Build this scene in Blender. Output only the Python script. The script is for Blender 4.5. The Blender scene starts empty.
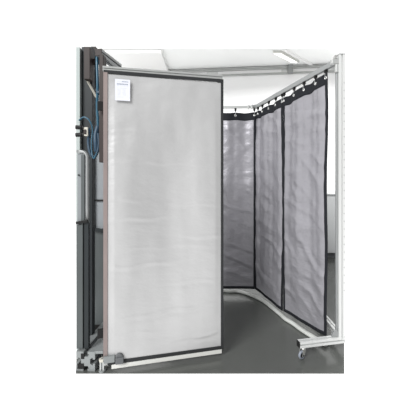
import bpy, bmesh, math, random
from mathutils import Vector, Matrix, noise
random.seed(7)
scn = bpy.context.scene
C = scn.collection
V = Vector
PI = math.pi

# ------------------------------------------------------------------ materials
def mat(name, col, rough=.5, metal=0., bump=None, var=None, emit=None, spec=None, coat=0.):
    """bump = (scale, strength, distance[, stretch xyz]); var = (scale, amount[, stretch])"""
    m = bpy.data.materials.new(name); m.use_nodes = True
    nt = m.node_tree; b = nt.nodes['Principled BSDF']
    b.inputs['Base Color'].default_value = (*col, 1)
    b.inputs['Roughness'].default_value = rough
    b.inputs['Metallic'].default_value = metal
    if spec is not None: b.inputs['Specular IOR Level'].default_value = spec
    if coat: b.inputs['Coat Weight'].default_value = coat
    tc = nt.nodes.new('ShaderNodeTexCoord')
    def nz(scale, stretch, detail=4):
        mp = nt.nodes.new('ShaderNodeMapping'); mp.inputs['Scale'].default_value = stretch
        nt.links.new(tc.outputs['Object'], mp.inputs['Vector'])
        n = nt.nodes.new('ShaderNodeTexNoise'); n.inputs['Scale'].default_value = scale
        n.inputs['Detail'].default_value = detail
        nt.links.new(mp.outputs['Vector'], n.inputs['Vector'])
        return n
    if var:
        n = nz(var[0], var[2] if len(var) > 2 else (1, 1, 1))
        r = nt.nodes.new('ShaderNodeValToRGB')
        a = var[1]
        r.color_ramp.elements[0].position = .3; r.color_ramp.elements[1].position = .7
        r.color_ramp.elements[0].color = (*[c*(1-a) for c in col], 1)
        r.color_ramp.elements[1].color = (*[min(1, c*(1+a)) for c in col], 1)
        nt.links.new(n.outputs['Fac'], r.inputs['Fac'])
        nt.links.new(r.outputs['Color'], b.inputs['Base Color'])
    if bump:
        prev = None
        for bp in (bump if isinstance(bump, list) else [bump]):
            n = nz(bp[0], bp[3] if len(bp) > 3 else (1, 1, 1))
            k = nt.nodes.new('ShaderNodeBump')
            k.inputs['Strength'].default_value = bp[1]; k.inputs['Distance'].default_value = bp[2]
            nt.links.new(n.outputs['Fac'], k.inputs['Height'])
            if prev: nt.links.new(prev.outputs['Normal'], k.inputs['Normal'])
            prev = k
        nt.links.new(prev.outputs['Normal'], b.inputs['Normal'])
    if emit:
        b.inputs['Emission Color'].default_value = (*emit[0], 1)
        b.inputs['Emission Strength'].default_value = emit[1]
    return m

M = {
 'wall':   mat('white_plaster', (.93, .93, .925), .8, var=(1.5, .01)),
 'ceil':   mat('ceiling_plaster', (.91, .92, .91), .8, var=(1.2, .02)),
 'ceil_sheen': mat('ceiling_sheen', (.84, .84, .83), .7),
 'floor':  mat('grey_floor_coating', (.085, .089, .083), .25, bump=(6, .03, .02), var=(1.3, .06)),
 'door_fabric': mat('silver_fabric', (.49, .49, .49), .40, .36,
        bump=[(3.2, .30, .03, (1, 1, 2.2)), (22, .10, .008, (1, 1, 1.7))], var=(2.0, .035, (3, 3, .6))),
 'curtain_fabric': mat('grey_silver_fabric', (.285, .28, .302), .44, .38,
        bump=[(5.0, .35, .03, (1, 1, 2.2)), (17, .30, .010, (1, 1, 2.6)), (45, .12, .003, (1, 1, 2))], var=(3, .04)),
 'black':  mat('black_binding', (.012, .013, .016), .7, bump=(60, .1, .002), spec=.15),
 'grey_binding': mat('dark_grey_binding', (.026, .027, .028), .6, spec=.2),
 'alu':    mat('anodised_aluminium', (.47, .48, .47), .35, .45, var=(3, .03, (1, 1, .2))),
 'alu_pale': mat('pale_aluminium', (.66, .67, .66), .4, .35),
 'alu_dull': mat('dull_aluminium', (.29, .30, .30), .4, .5),
 'alu_mid': mat('matt_aluminium', (.23, .245, .245), .5, .2),
 'guard_grey': mat('guard_grey', (.21, .225, .235), .45, .1),
 'pale_paint': mat('pale_green_grey_paint', (.40, .44, .43), .8, spec=.1),
 'seal':   mat('pink_brown_seal', (.235, .19, .18), .5, var=(8, .12, (1, 1, .5))),
 'dark_post': mat('dark_painted_steel', (.016, .02, .022), .5, spec=.3, var=(3, .2, (4, 4, .4))),
 'brown_box': mat('grey_brown_steel', (.034, .026, .024), .5, spec=.25),
 'panel_light': mat('pale_grey_sheet', (.27, .29, .305), .4, .1, var=(1.4, .08)),
 'panel_dark': mat('mid_grey_sheet', (.07, .08, .081), .4, .1, var=(2.0, .1)),
 'blue':   mat('blue_hose', (.015, .08, .13), .35),
 'navy':   mat('navy_sleeve', (.015, .045, .08), .5),
 'plug':   mat('black_plastic', (.012, .012, .012), .5, spec=.2),
 'beige':  mat('beige_plastic', (.52, .50, .44), .6),
 'steel':  mat('bright_steel', (.75, .75, .73), .25, .8),
 'white_plastic': mat('white_plastic', (.60, .60, .57), .5),
 'hem_glint': mat('off_white_reflection', (.44, .45, .43), .4, var=(6, .1)),
 'paper':  mat('white_paper', (.66, .67, .72), .7),
 'ink':    mat('grey_ink', (.30, .33, .40), .7),
 'ink_pale': mat('pale_ink', (.62, .64, .72), .7),
 'rubber': mat('grey_rubber', (.10, .105, .11), .55),
 'wheel':  mat('grey_blue_tyre', (.20, .22, .26), .5),
 'cabinet': mat('pale_grey_lacquer', (.42, .43, .43), .35),
 'ceil_reflection':   mat('streak_emission', (.9, .9, .9), .5, emit=((1, .99, .97), 1.3)),  # emission that paints the bright ceiling reflection
}

# ------------------------------------------------------------------ helpers
def tag(o, label=None, cat=None, group=None, kind=None):
    if label: o['label'] = label
    if cat: o['category'] = cat
    if group: o['group'] = group
    if kind: o['kind'] = kind
    return o

def thing(name, label, cat, loc, rotz=0., group=None):
    o = bpy.data.objects.new(name, None); C.objects.link(o)
    o.location = loc; o.rotation_euler = (0, 0, rotz); o.empty_display_size = .1
    bpy.context.view_layer.update()
    return tag(o, label, cat, group)

def root_world(o):
    m = Matrix.Translation(o.location) @ o.rotation_euler.to_matrix().to_4x4()
    return root_world(o.parent) @ m if o.parent else m

def obj(name, bm, m, parent=None, smooth=False, bevel=0.):
    """bm is in world coordinates; it is stored relative to the parent"""
    bmesh.ops.recalc_face_normals(bm, faces=bm.faces)
    if parent:
        bmesh.ops.transform(bm, matrix=root_world(parent).inverted(), verts=bm.verts)
    me = bpy.data.meshes.new(name)
    if smooth:
        for f in bm.faces: f.smooth = True
    bm.to_mesh(me); bm.free(); me.materials.append(M[m])
    o = bpy.data.objects.new(name, me); C.objects.link(o)
    if parent: o.parent = parent
    if bevel:
        b = o.modifiers.new('bevel', 'BEVEL'); b.width = bevel; b.segments = 2; b.limit_method = 'ANGLE'
    return o

def struct(name, bm, m, **k):
    return tag(obj(name, bm, m, **k), kind='structure')

def bx(bm, x0, x1, y0, y1, z0, z1):
    vs = [bm.verts.new((x, y, z)) for x in (x0, x1) for y in (y0, y1) for z in (z0, z1)]
    for q in ((0, 1, 3, 2), (4, 6, 7, 5), (0, 4, 5, 1), (2, 3, 7, 6), (0, 2, 6, 4), (1, 5, 7, 3)):
        bm.faces.new([vs[i] for i in q])
    return bm
def box(*a): return bx(bmesh.new(), *a)

def frame(a, b, up=V((0, 0, 1))):
    d = (b-a).normalized()
    if abs(d.dot(up)) > .99: up = V((0, 1, 0))
    s = d.cross(up).normalized(); u = s.cross(d).normalized()
    return d, s, u

def extrude(bm, sec, a, b, up=V((0, 0, 1))):
    a, b = V(a), V(b); d, s, u = frame(a, b, up)
    r0 = [bm.verts.new(a+s*p[0]+u*p[1]) for p in sec]
    r1 = [bm.verts.new(b+s*p[0]+u*p[1]) for p in sec]
    n = len(sec)
    for i in range(n):
        bm.faces.new((r0[i], r0[(i+1) % n], r1[(i+1) % n], r1[i]))
    bm.faces.new(r0[::-1]); bm.faces.new(r1)
    return bm

def tslot(w, h=None, slots=(1, 1, 1, 1)):
    """T-slot profile outline: width w, height h, a groove in each face"""
    h = h or w
    g = .2*min(w, h); t = .12*min(w, h); dd = .26*min(w, h)
    pts = []
    def side(half_len, half_off, rot, on):
        loc = [(-half_len, -half_off)]
        if on:
            loc += [(-g*.55, -half_off), (-g*.55, -half_off+t), (-g, -half_off+t), (-g*.6, -half_off+dd),
                    (g*.6, -half_off+dd), (g, -half_off+t), (g*.55, -half_off+t), (g*.55, -half_off)]
        c, s = round(math.cos(rot)), round(math.sin(rot))
        return [(x*c-y*s, x*s+y*c) for x, y in loc]
    pts += side(w/2, h/2, 0, slots[0]); pts += side(h/2, w/2, PI/2, slots[1])
    pts += side(w/2, h/2, PI, slots[2]); pts += side(h/2, w/2, 1.5*PI, slots[3])
    return pts

def rect(w, h): return [(-w/2, -h/2), (w/2, -h/2), (w/2, h/2), (-w/2, h/2)]
def circ(r, n=12): return [(r*math.cos(2*PI*i/n), r*math.sin(2*PI*i/n)) for i in range(n)]

def cyl(bm, a, b, r, n=14): return extrude(bm, circ(r, n), a, b)

def smooth_path(pts, n=6):
    pts = [V(p) for p in pts]; out = []
    for i in range(len(pts)-1):
        p0 = pts[max(0, i-1)]; p1 = pts[i]; p2 = pts[i+1]; p3 = pts[min(len(pts)-1, i+2)]
        for k in range(n):
            t = k/n
            out.append(.5*((2*p1)+(p2-p0)*t+(2*p0-5*p1+4*p2-p3)*t*t+(3*p1-p0-3*p2+p3)*t**3))
    out.append(pts[-1]); return out

def tube(bm, pts, r, n=10, flat=1.):
    rings = []; s = None
    for i, p in enumerate(pts):
        d = (pts[min(i+1, len(pts)-1)]-pts[max(i-1, 0)]).normalized()
        if s is None:
            s = d.cross(V((0, 0, 1)))
            if s.length < .1: s = d.cross(V((0, 1, 0)))
            s.normalize()
        s = (s-d*s.dot(d)).normalized(); u = s.cross(d)
        rings.append([bm.verts.new(p+s*r*math.cos(2*PI*k/n)+u*r*flat*math.sin(2*PI*k/n)) for k in range(n)])
    for a, b in zip(rings, rings[1:]):
        for k in range(n): bm.faces.new((a[k], a[(k+1) % n], b[(k+1) % n], b[k]))
    bm.faces.new(rings[0][::-1]); bm.faces.new(rings[-1])
    return bm

def torus(bm, c, ax, R, r, n=16, m=8):
    c = V(c); ax = V(ax).normalized()
    s = ax.cross(V((0, 0, 1)) if abs(ax.z) < .9 else V((1, 0, 0))).normalized(); u = ax.cross(s)
    rings = []
    for i in range(n):
        t = 2*PI*i/n; o = s*math.cos(t)+u*math.sin(t)
        rings.append([bm.verts.new(c+o*(R+r*math.cos(2*PI*k/m))+ax*r*math.sin(2*PI*k/m)) for k in range(m)])
    for i in range(n):
        a, b = rings[i], rings[(i+1) % n]
        for k in range(m): bm.faces.new((a[k], a[(k+1) % m], b[(k+1) % m], b[k]))
    return bm

def slab(poly, z0, z1):
    bm = bmesh.new()
    lo = [bm.verts.new((x, y, z0)) for x, y in poly]; hi = [bm.verts.new((x, y, z1)) for x, y in poly]
    n = len(poly)
    for i in range(n): bm.faces.new((lo[i], lo[(i+1) % n], hi[(i+1) % n], hi[i]))
    bm.faces.new(lo[::-1]); bm.faces.new(hi)
    return bm

# ------------------------------------------------------------------ the room (cut open towards the camera)
H = 3.93
def wy(x): return 6.459-.1*x                        # the back wall runs slightly askew
XL, XR = -2.50, 2.762
struct('floor', slab([(-1.03, 2.30), (1.03, 2.30), (XR, wy(XR)), (XL-.4, wy(XL-.4))], -.006, 0), 'floor')
struct('wall_back', slab([(XL-.4, wy(XL-.4)), (XR, wy(XR)), (XR+.01, wy(XR)+.12), (XL-.4, wy(XL-.4)+.12)], -.08, H+.02), 'wall')
struct('ceiling', slab([(-2.25, 5.49), (2.452, 5.49), (XR, wy(XR)), (XL-.4, wy(XL-.4))], H, H+.03), 'ceil')
struct('sheen_slab_1', slab([(-2.25, 5.52), (-.90, 5.52), (-.90, wy(-.9)-.03), (-2.7, wy(-2.7)-.03)], H-.07, H), 'ceil_sheen')  # slab standing in for a bright reflection on the ceiling
struct('sheen_slab_2', slab([(1.35, 5.52), (1.41, 5.52), (2.12, wy(2.1)-.05), (2.06, wy(2.0)-.05)], H-.03, H), 'ceil_sheen')  # narrow slab for the reflected streak at right

# bright ceiling reflection, built as an added glowing strip
L = thing('ceiling_streak', 'slim glowing white streak added as a bright reflection on the ceiling', 'ceil_reflection', (1.2, 5.75, H))
obj('streak_base', slab([(1.17, 5.57), (1.33, 5.57), (1.79, 6.02), (1.63, 6.02)], H-.045, H), 'white_plastic', L)
obj('streak_face', slab([(1.20, 5.59), (1.31, 5.59), (1.74, 6.0), (1.64, 6.0)], H-.055, H-.043), 'ceil_reflection', L)

# wall-mounted profile under the ceiling
d = V((1, -.1, 0)).normalized()
def onwall(x, off, z): return V((x, wy(x)-off, z))
t = thing('wall_profile', 'long aluminium double rail along the top of the white back wall', 'rail', onwall(.6, .03, H-.10))
obj('upper_rail', extrude(bmesh.new(), tslot(.05, .05), onwall(-1.6, .03, H-.045), onwall(XR-.12, .03, H-.045)), 'alu', t)
obj('lower_rail', extrude(bmesh.new(), tslot(.03, .035), onwall(-1.6, .022, H-.16), onwall(XR-.12, .022, H-.16)), 'alu', t)
for x in (-1.2, .05, 1.62, 2.5):
    obj('mounting_plate', extrude(bmesh.new(), rect(.012, .17), onwall(x-.12, .008, H-.10), onwall(x+.12, .008, H-.10)), 'alu_pale', t)
bm = extrude(bmesh.new(), rect(.05, .19), onwall(1.62, .06, H-.095), onwall(1.72, .06, H-.095))
obj('clamp', bm, 'alu_dull', t, bevel=.005)

# low cabinet standing against the back wall, seen past the end of the curtain
cb = thing('storage_cabinet', 'low pale grey cabinet by the back wall, seen between curtain and post', 'cabinet', (2.42, 5.9, 0))
obj('body', slab([(2.12, 5.86), (2.62, 5.86), (2.70, 6.14), (2.14, 6.17)], .10, 1.22), 'cabinet', cb, bevel=.004)
obj('plinth', slab([(2.15, 5.92), (2.58, 5.92), (2.66, 6.10), (2.17, 6.12)], 0, .10), 'rubber', cb)
obj('top', slab([(2.10, 5.84), (2.62, 5.84), (2.71, 6.155), (2.12, 6.19)], 1.22, 1.25), 'alu_dull', cb, bevel=.003)
obj('door', box(2.13, 2.61, 5.842, 5.86, .11, 1.21), 'cabinet', cb, bevel=.003)

# ------------------------------------------------------------------ swing panel
A = V((-.8176, 2.303, 0)); B = V((.106, 2.536, 0))
D = (B-A).normalized(); N = V((D.y, -D.x, 0))       # N faces the camera
W = (B-A).length
ang = math.atan2(D.y, D.x)
def pd(s, z, off=0.): return A+D*s+V((0, 0, z))+N*off
door = thing('screen_door', 'tall silver fabric swing panel with black binding and a paper sheet', 'screen', A, ang)
def dbar(name, s0, z0, s1, z1, off, w, h, m, sec=None, **k):
    return obj(name, extrude(bmesh.new(), sec or rect(w, h), pd(s0, z0, off), pd(s1, z1, off)), m, door, **k)

def door_wave(s, z):
    u = s/W
    o = .013*math.sin(u*8.5+.2)*math.sin(PI*min(1, max(0, (z-.08)/2.2)))
    o += .007*noise.noise(V((s*2.6, z*1.3, 3)))
    o += .0025*noise.noise(V((s*9, z*5, 7)))
    for zc, amp, c, wd, sl in ((1.18, .008, .2, .26, .02), (1.285, .004, .75, .2, -.03), (.815, .007, .28, .3, .05),
                               (1.02, .006, .83, .16, -.04), (.43, .007, .5, .4, .07), (.28, .005, .3, .2, -.05),
                               (1.62, .004, .45, .35, .0), (1.86, .003, .35, .3, .03), (.66, .005, .82, .2, .02),
                               (.20, .005, .75, .25, .06), (1.33, .004, .15, .14, -.02), (.95, .003, .5, .3, .02)):
        zz = z-zc-sl*(u-c)-.008*math.sin(u*19+zc*9)
        g = math.exp(-((u-c)/wd)**2)
        o += .48*amp*g*(math.exp(-(zz/.012)**2)-.7*math.exp(-((zz+.03)/.02)**2))
    return o

def patch(name, fn, u0, u1, v0, v1, nu, nv, m, parent, thick):
    bm = bmesh.new(); g = []
    for i in range(nu+1):
        g.append([bm.verts.new(fn(u0+(u1-u0)*i/nu, v0+(v1-v0)*j/nv)) for j in range(nv+1)])
    for i in range(nu):
        for j in range(nv):
            f = bm.faces.new((g[i][j], g[i+1][j], g[i+1][j+1], g[i][j+1])); f.smooth = True
    mi = root_world(parent).inverted()
    bmesh.ops.transform(bm, matrix=mi, verts=bm.verts)
    me = bpy.data.meshes.new(name); bm.to_mesh(me); bm.free(); me.materials.append(M[m])
    o = bpy.data.objects.new(name, me); C.objects.link(o); o.parent = parent
    s = o.modifiers.new('thickness', 'SOLIDIFY'); s.thickness = thick; s.offset = 0
    return o

ZB, ZT = .070, 2.315
fab_off = .0
def fdoor(s, z):
    e = min(1, max(0, min(s-.02, W-s-.01, z-.09, ZT-.02-z)/.06))
    return pd(s, z, .020+door_wave(s, z)*e)
patch('fabric', fdoor, .022, W-.015, ZB+.02, ZT-.02, 110, 260, 'door_fabric', door, .002)
# frame of the leaf, behind the fabric
dbar('top_profile', -.005, 2.333, W-.005, 2.348, .0, .034, .036, 'alu', tslot(.036))
dbar('bottom_profile', .06, .048, W-.012, .048, .006, .03, .034, 'white_plastic', bevel=.003)
for s in (.02, W-.03):
    bm = extrude(bmesh.new(), tslot(.03), pd(s, .06, -.004), pd(s, 2.32, -.004), up=N)
    obj('side_profile', bm, 'alu', door)
# bindings
dbar('edge_binding', .004, ZT-.010, W, ZT-.002, .022, .008, .026, 'grey_binding')
dbar('edge_binding', .03, ZB+.013, W, ZB+.013, .022, .008, .026, 'grey_binding')
bm = extrude(bmesh.new(), rect(.021, .009), pd(W-.0105, ZB, .022), pd(W-.0105, ZT, .022), up=N)
obj('edge_binding', bm, 'grey_binding', door)
bm = extrude(bmesh.new(), rect(.030, .010), pd(.016, .115, .023), pd(.016, 2.30, .023), up=N)
tag(obj('hinge_seal', bm, 'seal', door), 'pinkish brown strip down the hinge side')
# hinge side bumper near the floor
bm = bmesh.new(); c = pd(.118, .125, .03)
cyl(bm, c-N*.012, c+N*.012, .028, 18)
bx_ = extrude(bm, rect(.05, .05), pd(.09, .10, .026), pd(.15, .10, .026))
tag(obj('bumper', bm, 'rubber', door, bevel=.006), 'grey rubber bumper at the lower hinge corner')
bm = extrude(bmesh.new(), rect(.03, .05), pd(.004, .118, .03), pd(.085, .118, .03))
tag(obj('hinge_block', bm, 'alu_mid', door, bevel=.004), 'light grey block at the foot of the hinge side')
# sheet of paper
def sheet_z(z): return z
bm = extrude(bmesh.new(), rect(.004, .163), pd(.087, 2.170, .040), pd(.198, 2.170, .040))
sh = tag(obj('label_sheet', bm, 'paper', door), 'white printed sheet with a grey heading')
def mark(s0, s1, z, h, m):
    bm = extrude(bmesh.new(), rect(.001, h), pd(s0, z, .0424), pd(s1, z, .0424))
    obj('print_line', bm, m, sh)
# letter-like rows: short words of differing length
def row(s0, s1, z, h, m, seed):
    r = random.Random(seed); s = s0; bm = bmesh.new()
    while s < s1-.003:
        w = min(r.uniform(.005, .014), s1-s)
        extrude(bm, rect(.001, h), pd(s, z, .0424), pd(s+w, z, .0424)); s += w+.0025
    obj('print_line', bm, m, sh)
row(.100, .132, 2.234, .005, 'ink_pale', 1); row(.138, .184, 2.234, .007, 'ink', 2)
row(.100, .182, 2.214, .009, 'ink', 3)
row(.100, .182, 2.202, .005, 'ink_pale', 31)
row(.100, .176, 2.184, .003, 'ink_pale', 4)
for k, z in enumerate((2.172, 2.162, 2.152, 2.142, 2.132)):
    row(.104, .128, z, .002, 'ink_pale', 10+k); row(.142, .166, z, .002, 'ink_pale', 20+k)
row(.100, .150, 2.116, .002, 'ink_pale', 5)
# door hinges to the machine post
for z in (.30, 2.05):
    bm = extrude(bmesh.new(), rect(.02, .07), pd(-.045, z, -.012), pd(.01, z, -.012))
    obj('hinge', bm, 'plug', door, bevel=.003)

# ------------------------------------------------------------------ mobile curtain frame with rails
R0 = V((.598, 3.90, 2.452)); R1 = V((1.086, 2.545, 2.494))         # side rail, corner to post
RB = V((-.62, 3.95, 2.452))                                          # far end of the back rail
fr = thing('curtain_stand', 'wheeled aluminium frame carrying the angled curtain rail', 'frame', (1.12, 2.55, 0))
def crail(w, h):                                                     # C-shaped rail, slot below
    return [(-w/2, h/2), (-w/2, -h/2), (-w*.2, -h/2), (-w*.2, -h*.3), (-w*.36, -h*.3), (-w*.36, h*.34),
            (w*.36, h*.34), (w*.36, -h*.3), (w*.2, -h*.3), (w*.2, -h/2), (w/2, -h/2), (w/2, h/2)]
obj('curtain_rail', extrude(bmesh.new(), crail(.034, .042), R0, R1), 'alu_dull', fr)
obj('curtain_rail', extrude(bmesh.new(), crail(.030, .030), RB, R0), 'alu', fr)
bm = bmesh.new(); cyl(bm, R0+V((0, 0, -.02)), R0+V((0, 0, .028)), .026, 16)
bx(bm, R0.x-.06, R0.x+.02, R0.y-.03, R0.y+.02, R0.z-.006, R0.z+.02)
obj('corner_joint', bm, 'alu_dull', fr, bevel=.004)
for x in (.545, .50):
    bm = bmesh.new(); bx(bm, x-.008, x+.008, 3.87, 3.92, R0.z-.03, R0.z+.024); obj('rail_clamp', bm, 'alu', fr, bevel=.003)
# front post
PX, PY = 1.116, 2.560
obj('post', extrude(bmesh.new(), tslot(.050, .050), V((PX, PY, .13)), V((PX, PY, 2.545)), up=V((0, 1, 0))), 'alu_pale', fr)
obj('post_cap', box(PX-.026, PX+.026, PY-.026, PY+.026, 2.545, 2.553), 'alu_dull', fr, bevel=.002)
for k in range(28):
    bm = cyl(bmesh.new(), V((PX+.0175, PY-.0245, .55+k*.065)), V((PX+.0175, PY-.027, .55+k*.065)), .004, 8)
    obj('hole_plug', bm, 'alu_dull', fr)
# inner upright strip beside the post
obj('inner_strip', box(PX-.040, PX-.027, PY-.004, PY+.020, .17, 2.47), 'alu_dull', fr, bevel=.002)
# rail bracket on the post
bm = box(PX-.085, PX-.024, PY-.022, PY+.018, 2.470, 2.512); bx(bm, PX-.050, PX-.024, PY-.018, PY+.014, 2.40, 2.47)
obj('rail_bracket', bm, 'alu', fr, bevel=.004)
bm = bmesh.new(); cyl(bm, V((PX-.055, PY-.03, 2.525)), V((PX-.055, PY+.01, 2.525)), .014, 12)
bx(bm, PX-.062, PX-.048, PY-.018, PY+.01, 2.505, 2.52)
obj('clamp_bolt', bm, 'steel', fr)
# foot beam
F0 = V((.735, 2.485, .125)); F1 = V((1.142, 2.572, .125))
obj('foot_beam', extrude(bmesh.new(), tslot(.05, .05), F0, F1), 'alu_pale', fr)
fd = (F1-F0).normalized()
obj('beam_cap', extrude(bmesh.new(), rect(.05, .05), F0-fd*.006, F0), 'plug', fr, bevel=.002)
# corner bracket between foot and post
bm = bmesh.new()
vs = []
base = V((PX-.025, PY, .15))
prof = [(0, 0), (-.055, 0)]+[(-.055*math.cos(a)**.8 if math.cos(a) > 0 else 0, .0+.055*math.sin(a)) for a in [i*PI/12 for i in range(1, 6)]]+[(0, .055)]
a = [bm.verts.new(base+V((p[0], -.012, p[1]))) for p in prof]; b = [bm.verts.new(base+V((p[0], .012, p[1]))) for p in prof]
for i in range(len(prof)): bm.faces.new((a[i], a[(i+1) % len(a)], b[(i+1) % len(a)], b[i]))
bm.faces.new(a); bm.faces.new(b[::-1])
obj('corner_bracket', bm, 'alu_dull', fr)
# side beam running back along the floor outside the curtain
obj('side_beam', extrude(bmesh.new(), tslot(.05, .05), V((1.150, 2.60, .105)), V((1.150, 4.05, .105))), 'alu_pale', fr)
# rear posts
for x, y in ((1.150, 4.075), (-.60, 4.03)):
    obj('post', extrude(bmesh.new(), tslot(.05, .05), V((x, y, .13 if x > 0 else 0)), V((x, y, 2.40)), up=V((0, 1, 0))), 'alu', fr)
obj('rail_arm', extrude(bmesh.new(), rect(.03, .03), V((1.150, 4.075, 2.39)), R0+V((.0, .0, -.01)) + V((.03, .015, -.05))), 'alu', fr)
obj('rail_arm', extrude(bmesh.new(), rect(.03, .03), V((-.6, 4.03, 2.41)), V((-.6, 3.95, 2.43))), 'alu', fr)
# casters
def caster(x, y, top, rotz=.5, r=.036):
    o = V((x, y, 0))
    bm = bmesh.new()
    cyl(bm, o+V((0, 0, top-.004)), o+V((0, 0, top-.016)), .024, 18)
    dv = V((math.cos(rotz), math.sin(rotz), 0)); pv = V((-dv.y, dv.x, 0))
    w = o+dv*.014+V((0, 0, r))
    for s in (-1, 1):
        p = pv*s*.016
        q = [w+p-dv*.010-V((0, 0, .008)), w+p+dv*.010-V((0, 0, .008)), o+p+dv*.020+V((0, 0, top-.014)), o+p-dv*.018+V((0, 0, top-.014))]
        va = [bm.verts.new(k) for k in q]; vb = [bm.verts.new(k+pv*s*.003) for k in q]
        for i in range(4): bm.faces.new((va[i], va[(i+1) % 4], vb[(i+1) % 4], vb[i]))
        bm.faces.new(va); bm.faces.new(vb[::-1])
    c = obj('caster', bm, 'steel', fr)
    bm = bmesh.new(); torus(bm, w, pv, r-.010, .010, 24, 10)
    wh = obj('wheel', bm, 'wheel', c, smooth=True)
    bm = bmesh.new(); cyl(bm, w-pv*.008, w+pv*.008, r-.014, 18); cyl(bm, w-pv*.02, w+pv*.02, .007, 10)
    obj('hub', bm, 'plug', c)
caster(.772, 2.492, .104, -2.6)
caster(1.150, 3.98, .082, 1.0, .03)

# ------------------------------------------------------------------ curtains
def make_curtain(P, Q, hooks, ztop, zbot, label, seed, nrm_flip=1, rail_z=None, zmid=None):
    """P to Q along the rail; hooks = fractions; ztop / zbot = (at P, at Q)"""
    P, Q = V(P), V(Q); L = (Q-P).length; d = (Q-P).normalized(); n = V((d.y, -d.x, 0))*nrm_flip
    cu = thing('curtain', label, 'curtain', (P.x, P.y, 0), group=None)
    sp = sorted(hooks)
    def fn(u, v):
        # sag of the upper edge between the hooks
        sag = 0
        for a, b in zip(sp, sp[1:]):
            if a <= u <= b: sag = .008*math.sin(PI*(u-a)/(b-a))**2
        zt = ztop[0]+(ztop[1]-ztop[0])*u-sag
        zb = zbot[0]+(zbot[1]-zbot[0])*u+(zmid or 0)*math.sin(PI*u)
        z = zb+(zt-zb)*v
        w = 0
        for k, (a, b) in enumerate(zip(sp, sp[1:])):
            if a <= u <= b: w = .016*math.sin(PI*(u-a)/(b-a))**2*(1 if k % 2 else -1)
        o = w*(.25+.75*v)
        o += .022*noise.noise(V((u*L*2.0+seed, z*1.1, seed)))*min(1, (1-v)*6)
        e = min(1, 14*min(u, 1-u))*min(1, 12*(1-v), 10*v)
        o += e*.010*noise.noise(V((u*L*3.4+seed*3+z*1.2, z*4.2-u*L*2.0, seed)))
        rid = 1-abs(noise.noise(V((u*L*2.6+seed*5+z*.6, z*5.2+u*L*2.2, seed+9))))*3.2
        o += e*.011*max(0, rid)
        o += e*.004*noise.noise(V((u*L*12, z*13, seed)))
        p = P+d*(u*L); return V((p.x, p.y, 0))+n*o+V((0, 0, z))
    tb = .098/(ztop[0]-zbot[0]); bb = .034/(ztop[0]-zbot[0]); sb = .017/L
    nu = max(30, int(L*90))
    patch('fabric', fn, sb*.5, 1-sb*.5, bb*.5, 1-tb*.5, nu, 200, 'curtain_fabric', cu, .0024)
    patch('top_band', fn, 0, 1, 1-tb, 1, nu, 8, 'black', cu, .007)
    patch('edge_band', fn, 0, 1, 0, bb, nu, 3, 'black', cu, .007)
    patch('edge_band', fn, 0, sb*1.6, 0, 1-tb*.5, 3, 160, 'black', cu, .008)
    patch('edge_band', fn, 1-sb*1.6, 1, 0, 1-tb*.5, 3, 160, 'black', cu, .008)
    for h in sp:
        u = min(.985, max(.015, h))
        g = fn(u, 1-tb*.40)
        bm = bmesh.new(); torus(bm, g+n*.004, n, .0105, .0045, 18, 8)
        obj('eyelet', bm, 'steel', cu, smooth=True)
        rz = rail_z(h); p = P+d*(h*L)
        bm = bmesh.new()
        bx(bm, p.x-.013, p.x+.013, p.y-.013, p.y+.013, rz-.044, rz-.008)
        cyl(bm, V((p.x, p.y, rz-.058)), V((p.x, p.y, rz-.040)), .009, 10)
        hk = obj('roller_hook', bm, 'plug', cu)
        bm = bmesh.new()
        tube(bm, smooth_path([(p.x, p.y, rz-.05), (p.x+n.x*.010, p.y+n.y*.010, (rz-.05+g.z)/2+.01),
                              (g.x+n.x*.012, g.y+n.y*.012, g.z+.008), (g.x+n.x*.006, g.y+n.y*.006, g.z-.008)]), .0022, 8)
        obj('hook_wire', bm, 'alu_dull', hk, smooth=True)
    return cu

def rail_at(t): return R0.lerp(R1, t)
def t_px(q):   # place along the side rail
    return (q*R0.y-R0.x)/((R1.x-R0.x)-q*(R1.y-R0.y))
T = lambda px: t_px((px-210)/300)
tm = T(283.3); te = T(327.3)
def rz_side(t0, t1): return lambda h: rail_at(t0+(t1-t0)*h).z
t0 = -.006
hp1 = [(T(x)-t0)/(tm-t0) for x in (258, 262.5, 269, 276)]+[.975]
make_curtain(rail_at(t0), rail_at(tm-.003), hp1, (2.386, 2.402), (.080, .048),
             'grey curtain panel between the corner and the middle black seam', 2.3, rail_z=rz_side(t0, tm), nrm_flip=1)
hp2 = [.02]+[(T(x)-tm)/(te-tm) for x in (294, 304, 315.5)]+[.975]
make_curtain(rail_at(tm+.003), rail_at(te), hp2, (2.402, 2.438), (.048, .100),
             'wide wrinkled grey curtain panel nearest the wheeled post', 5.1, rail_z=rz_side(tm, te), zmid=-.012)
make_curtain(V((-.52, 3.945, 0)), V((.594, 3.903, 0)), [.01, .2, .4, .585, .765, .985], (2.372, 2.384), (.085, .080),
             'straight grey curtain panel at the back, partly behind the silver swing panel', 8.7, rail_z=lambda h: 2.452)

# white tube on the floor standing in for the curtain hem's reflection
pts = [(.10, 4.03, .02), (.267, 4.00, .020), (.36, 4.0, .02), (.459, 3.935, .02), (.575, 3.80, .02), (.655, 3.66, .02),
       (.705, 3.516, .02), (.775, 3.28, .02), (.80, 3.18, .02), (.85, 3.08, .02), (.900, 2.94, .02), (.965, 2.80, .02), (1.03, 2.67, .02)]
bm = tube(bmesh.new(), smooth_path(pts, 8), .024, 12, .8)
tag(obj('hem_reflection', bm, 'hem_glint', smooth=True), 'wavy off-white tube on the floor, added for the curtain hem reflection', 'strip')

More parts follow.
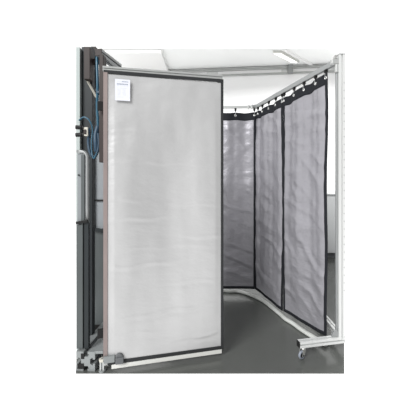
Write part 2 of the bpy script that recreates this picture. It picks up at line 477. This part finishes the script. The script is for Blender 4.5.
# ------------------------------------------------------------------ machine on the left
# tall pale upright at the very edge
m1 = thing('machine_frame', 'dark steel machine frame with grey sheets left of the swing panel', 'machine', (-1.0, 2.5, 0))
def part(n, bm, m, **k): return obj(n, bm, m, m1, **k)
part('pale_upright', box(-1.135, -1.105, 2.545, 2.60, 0.0, 2.61), 'pale_paint')
part('dark_upright', box(-1.105, -1.012, 2.58, 2.64, 0.0, 2.63), 'dark_post', bevel=.003)
part('cover_box', box(-1.052, -1.000, 2.50, 2.575, 2.325, 2.595), 'brown_box', bevel=.004)
part('thin_upright', box(-1.060, -1.012, 2.66, 2.70, 2.30, 2.67), 'brown_box', bevel=.003)
bm = box(-.868, -.832, 2.345, 2.40, 1.62, 2.39); bx(bm, -.884, -.852, 2.395, 2.47, 2.25, 2.487)
part('hinge_upright', bm, 'brown_box', bevel=.003)
# sheets behind
part('upper_sheet', box(-1.22, -.955, 2.90, 2.92, 1.02, 2.55), 'panel_light')
part('lower_sheet', box(-1.22, -.92, 2.88, 2.90, .10, 1.02), 'panel_dark')
part('sheet_seam', box(-1.20, -.925, 2.885, 2.90, 1.285, 1.30), 'plug')
part('sheet_edge', box(-1.128, -1.118, 2.86, 2.90, .35, 2.4), 'dark_post')
part('cross_bar', extrude(bmesh.new(), rect(.025, .032), (-1.21, 2.86, 1.04), (-.93, 2.86, .985)), 'dark_post')
# overhead arm
a0 = V((-.900, 2.43, 2.515)); a1 = V((-.838, 2.74, 2.515))
part('overhead_arm', extrude(bmesh.new(), tslot(.055, .055), a0, a1), 'alu_dull')
ad = (a1-a0).normalized()
part('arm_cap', extrude(bmesh.new(), rect(.055, .055), a1, a1+ad*.008), 'plug')
part('arm_cap', extrude(bmesh.new(), rect(.055, .055), a0-ad*.008, a0), 'brown_box')
part('arm_support', extrude(bmesh.new(), rect(.04, .04), V((-1.06, 2.60, 2.50)), V((-.90, 2.55, 2.50))), 'brown_box')
# diagonal stay
part('stay', extrude(bmesh.new(), rect(.012, .016), V((-1.045, 2.56, 2.33)), V((-.985, 2.60, 2.20))), 'beige')

# base of profiles
bb_ = part('base_beam', extrude(bmesh.new(), tslot(.15, .15), V((-.965, 2.325, .075)), V((-.93, 2.87, .075))), 'alu_mid')
for x0, x1, z0, z1 in ((-1.028, -.978, .018, .058), (-1.0, -.975, .095, .135), (-.925, -.905, .02, .05)):
    obj('end_slot', box(x0, x1, 2.3225, 2.330, z0, z1), 'plug', bb_)
part('base_plate', box(-.89, -.828, 2.322, 2.47, .135, .155), 'alu_mid', bevel=.002)
part('base_beam', extrude(bmesh.new(), tslot(.05, .05), V((-1.16, 2.66, .125)), V((-1.03, 2.66, .125))), 'alu_dull')
part('base_tray', box(-1.20, -.93, 2.72, 2.86, .02, .06), 'plug')
part('base_rod', extrude(bmesh.new(), circ(.009), V((-1.10, 2.66, .09)), V((-.93, 2.66, .085))), 'steel', smooth=True)
part('kick_board', box(-1.22, -.92, 2.88, 2.90, .0, .10), 'plug')
# levelling foot
bm = bmesh.new(); c = V((-.835, 2.325, 0))
cyl(bm, c+V((0, 0, 0)), c+V((0, 0, .012)), .026, 18); cyl(bm, c+V((0, 0, .012)), c+V((0, 0, .10)), .008, 10)
foot = part('levelling_foot', bm, 'alu_mid')
bm = bmesh.new()
s6 = [(.026*math.cos(PI/3*i), .026*math.sin(PI/3*i)) for i in range(6)]
extrude(bm, s6, c+V((0, 0, .078)), c+V((0, 0, .098)))
obj('nut', bm, 'beige', foot, bevel=.003)
bm = bmesh.new(); bx(bm, c.x-.016, c.x-.005, c.y-.012, c.y-.004, .012, .078); bx(bm, c.x+.006, c.x+.016, c.y-.012, c.y-.004, .012, .078)
obj('fork', bm, 'alu', foot)

# rounded guard in front of the machine
g = thing('guard_rail', 'rounded silver tube guard at the left edge below the connector', 'guard', (-1.0, 2.36, 0))
gx = -.960
pts = [(-1.046, 2.36, 1.705), (-1.01, 2.36, 1.705)]+[(-1.01+.045*math.sin(a_), 2.36, 1.66+.045*math.cos(a_)) for a_ in [i*PI/10 for i in range(1, 6)]]+[(-.965, 2.36, z) for z in (1.5, 1.3, 1.15)]
obj('tube', tube(bmesh.new(), [V(p) for p in pts], .0135, 14), 'alu_dull', g, smooth=True)
obj('infill', box(-1.046, -.985, 2.365, 2.372, 0.16, 1.69), 'guard_grey', g)
obj('inner_post', box(-1.012, -.985, 2.352, 2.364, .16, 1.68), 'panel_dark', g, bevel=.002)
obj('latch_bar', extrude(bmesh.new(), rect(.02, .022), V((-1.046, 2.345, 1.145)), V((-.955, 2.345, 1.16))), 'plug', g, bevel=.003)
tag(obj('lower_post', box(-1.0, -.952, 2.352, 2.385, .16, 1.15), 'dark_post', g, bevel=.004), 'dark lower half of the guard post')
obj('lower_infill', box(-1.046, -1.0, 2.350, 2.362, .16, 1.13), 'panel_dark', g)
bm = bmesh.new(); cyl(bm, V((-1.032, 2.35, 1.52)), V((-1.032, 2.365, 1.52)), .006, 10); obj('screw', bm, 'plug', g)

# connector block with black plugs
k = thing('connector', 'beige connector plate with two black plugs at the left edge', 'connector', (-1.0, 2.42, 1.87))
obj('plate', box(-1.012, -.978, 2.40, 2.425, 1.835, 1.905), 'beige', k, bevel=.003)
obj('backing', box(-1.03, -.99, 2.425, 2.585, 1.845, 1.895), 'plug', k)
obj('socket', box(-1.008, -.990, 2.392, 2.402, 1.850, 1.885), 'brown_box', k)
for z in (1.905, 1.843):
    bm = bmesh.new(); cyl(bm, V((-1.075, 2.405, z)), V((-1.012, 2.41, z-.004 if z > 1.87 else z+.004)), .0165, 14)
    cyl(bm, V((-1.04, 2.405, z)), V((-1.028, 2.405, z)), .020, 14)
    obj('plug', bm, 'plug', k)

# hoses
def hose(name, pts, r, m, label, grp=None, cat='hose'):
    return tag(obj(name, tube(bmesh.new(), smooth_path(pts, 7), r, 10), m, smooth=True), label, cat, grp)
yb = 2.45
hz = [((-.918, yb), .011, 'blue', 'blue hose hanging beside the hinge post, leftmost of three'),
      ((-.899, yb+.015), .0095, 'blue', 'blue hose hanging in the middle of the bundle of three'),
      ((-.882, yb+.02), .007, 'blue', 'thin blue hose nearest the hinge post, rightmost of three')]
for i, ((x, y), r, m, l) in enumerate(hz):
    hose('air_hose', [(x-.012, y+.02, 2.50), (x-.004, y, 2.42), (x+.004, y-.01, 2.25), (x-.003, y, 2.08), (x+.003, y, 1.95), (x+.002, y, 1.86-.02*i)], r, m, l, 'blue hoses beside the hinge post')
hose('hose_sleeve', [(-.912, yb-.005, 1.92), (-.925, yb-.02, 1.85), (-.920, yb-.03, 1.78), (-.918, yb-.02, 1.71)], .019, 'navy',
     'thick dark sleeve at the lower end of the hanging blue hoses', cat='sleeve')
hose('looped_hose', [(-.905, yb-.02, 1.86), (-.898, yb-.03, 1.76), (-.912, yb-.035, 1.69), (-.942, yb-.035, 1.665), (-.972, yb-.03, 1.72),
      (-.985, yb-.02, 1.80), (-.975, yb-.03, 1.90)], .011, 'navy', 'dark blue hose looping below the connector plate')
hose('curved_hose', [(-1.062, yb-.02, 1.965), (-1.02, yb-.025, 1.99), (-.975, yb-.03, 1.965), (-.952, yb-.02, 1.90), (-.955, yb-.03, 1.80),
      (-.948, yb-.04, 1.70), (-.925, yb-.06, 1.655), (-.90, yb-.06, 1.70)], .006, 'blue', 'thin blue hose arching over the connector plate')
tg = thing('hose_clip', 'small black clip holding the blue hoses', 'clip', (-.90, 2.44, 2.19))
bm = box(-.920, -.870, 2.425, 2.475, 2.185, 2.205)
obj('band', bm, 'navy', tg, bevel=.003)

# ------------------------------------------------------------------ light, sky, camera
w = bpy.data.worlds.new('world'); scn.world = w; w.use_nodes = True
nt = w.node_tree; bg = nt.nodes['Background']; bg.inputs['Strength'].default_value = 1.02
# a bright white surround ahead; dimmed behind for contrast, left kept lighter for fabric sheen
tc = nt.nodes.new('ShaderNodeTexCoord'); sx = nt.nodes.new('ShaderNodeSeparateXYZ')
nt.links.new(tc.outputs['Generated'], sx.inputs[0])
def mth(op, a, b=None, c=None):
    n = nt.nodes.new('ShaderNodeMath'); n.operation = op
    for k, x in enumerate((a, b, c)):
        if x is None: continue
        if isinstance(x, (int, float)): n.inputs[k].default_value = x
        else: nt.links.new(x, n.inputs[k])
    return n.outputs[0]
def mr(v, a, b, c, d):
    n = nt.nodes.new('ShaderNodeMapRange'); n.interpolation_type = 'SMOOTHSTEP'
    nt.links.new(v, n.inputs['Value'])
    for k, x in zip(('From Min', 'From Max', 'To Min', 'To Max'), (a, b, c, d)): n.inputs[k].default_value = x
    return n.outputs[0]
back = mr(sx.outputs['Y'], -.15, .35, 1, 0)
side = mr(sx.outputs['X'], -.7, .5, .78, .26)
val = mth('ADD', mth('MULTIPLY', back, side), mth('SUBTRACT', 1.0, back))
low = mr(sx.outputs['Z'], -.45, .02, .75, 0)      # glow from below, added to brighten the ceiling
nt.links.new(mth('ADD', val, low), bg.inputs['Color'])
sl = bpy.data.lights.new('daylight', 'SUN'); sl.energy = 3.3; sl.angle = math.radians(25)
so = bpy.data.objects.new('daylight', sl); C.objects.link(so)
so.rotation_euler = V((.5, .8, -.62)).to_track_quat('-Z', 'Y').to_euler()

cam = bpy.data.cameras.new('camera'); co = bpy.data.objects.new('camera', cam); C.objects.link(co)
co.location = (0, 0, 1.45); co.rotation_euler = (PI/2, 0, 0)
cam.sensor_width = 36; cam.sensor_fit = 'HORIZONTAL'; cam.lens = 36*300/420; cam.shift_y = -26/420
cam.clip_start = .05
scn.camera = co
vs = scn.view_settings
vs.view_transform = 'Standard'; vs.look = 'None'; vs.exposure = .16; vs.gamma = 1; vs.use_curve_mapping = False
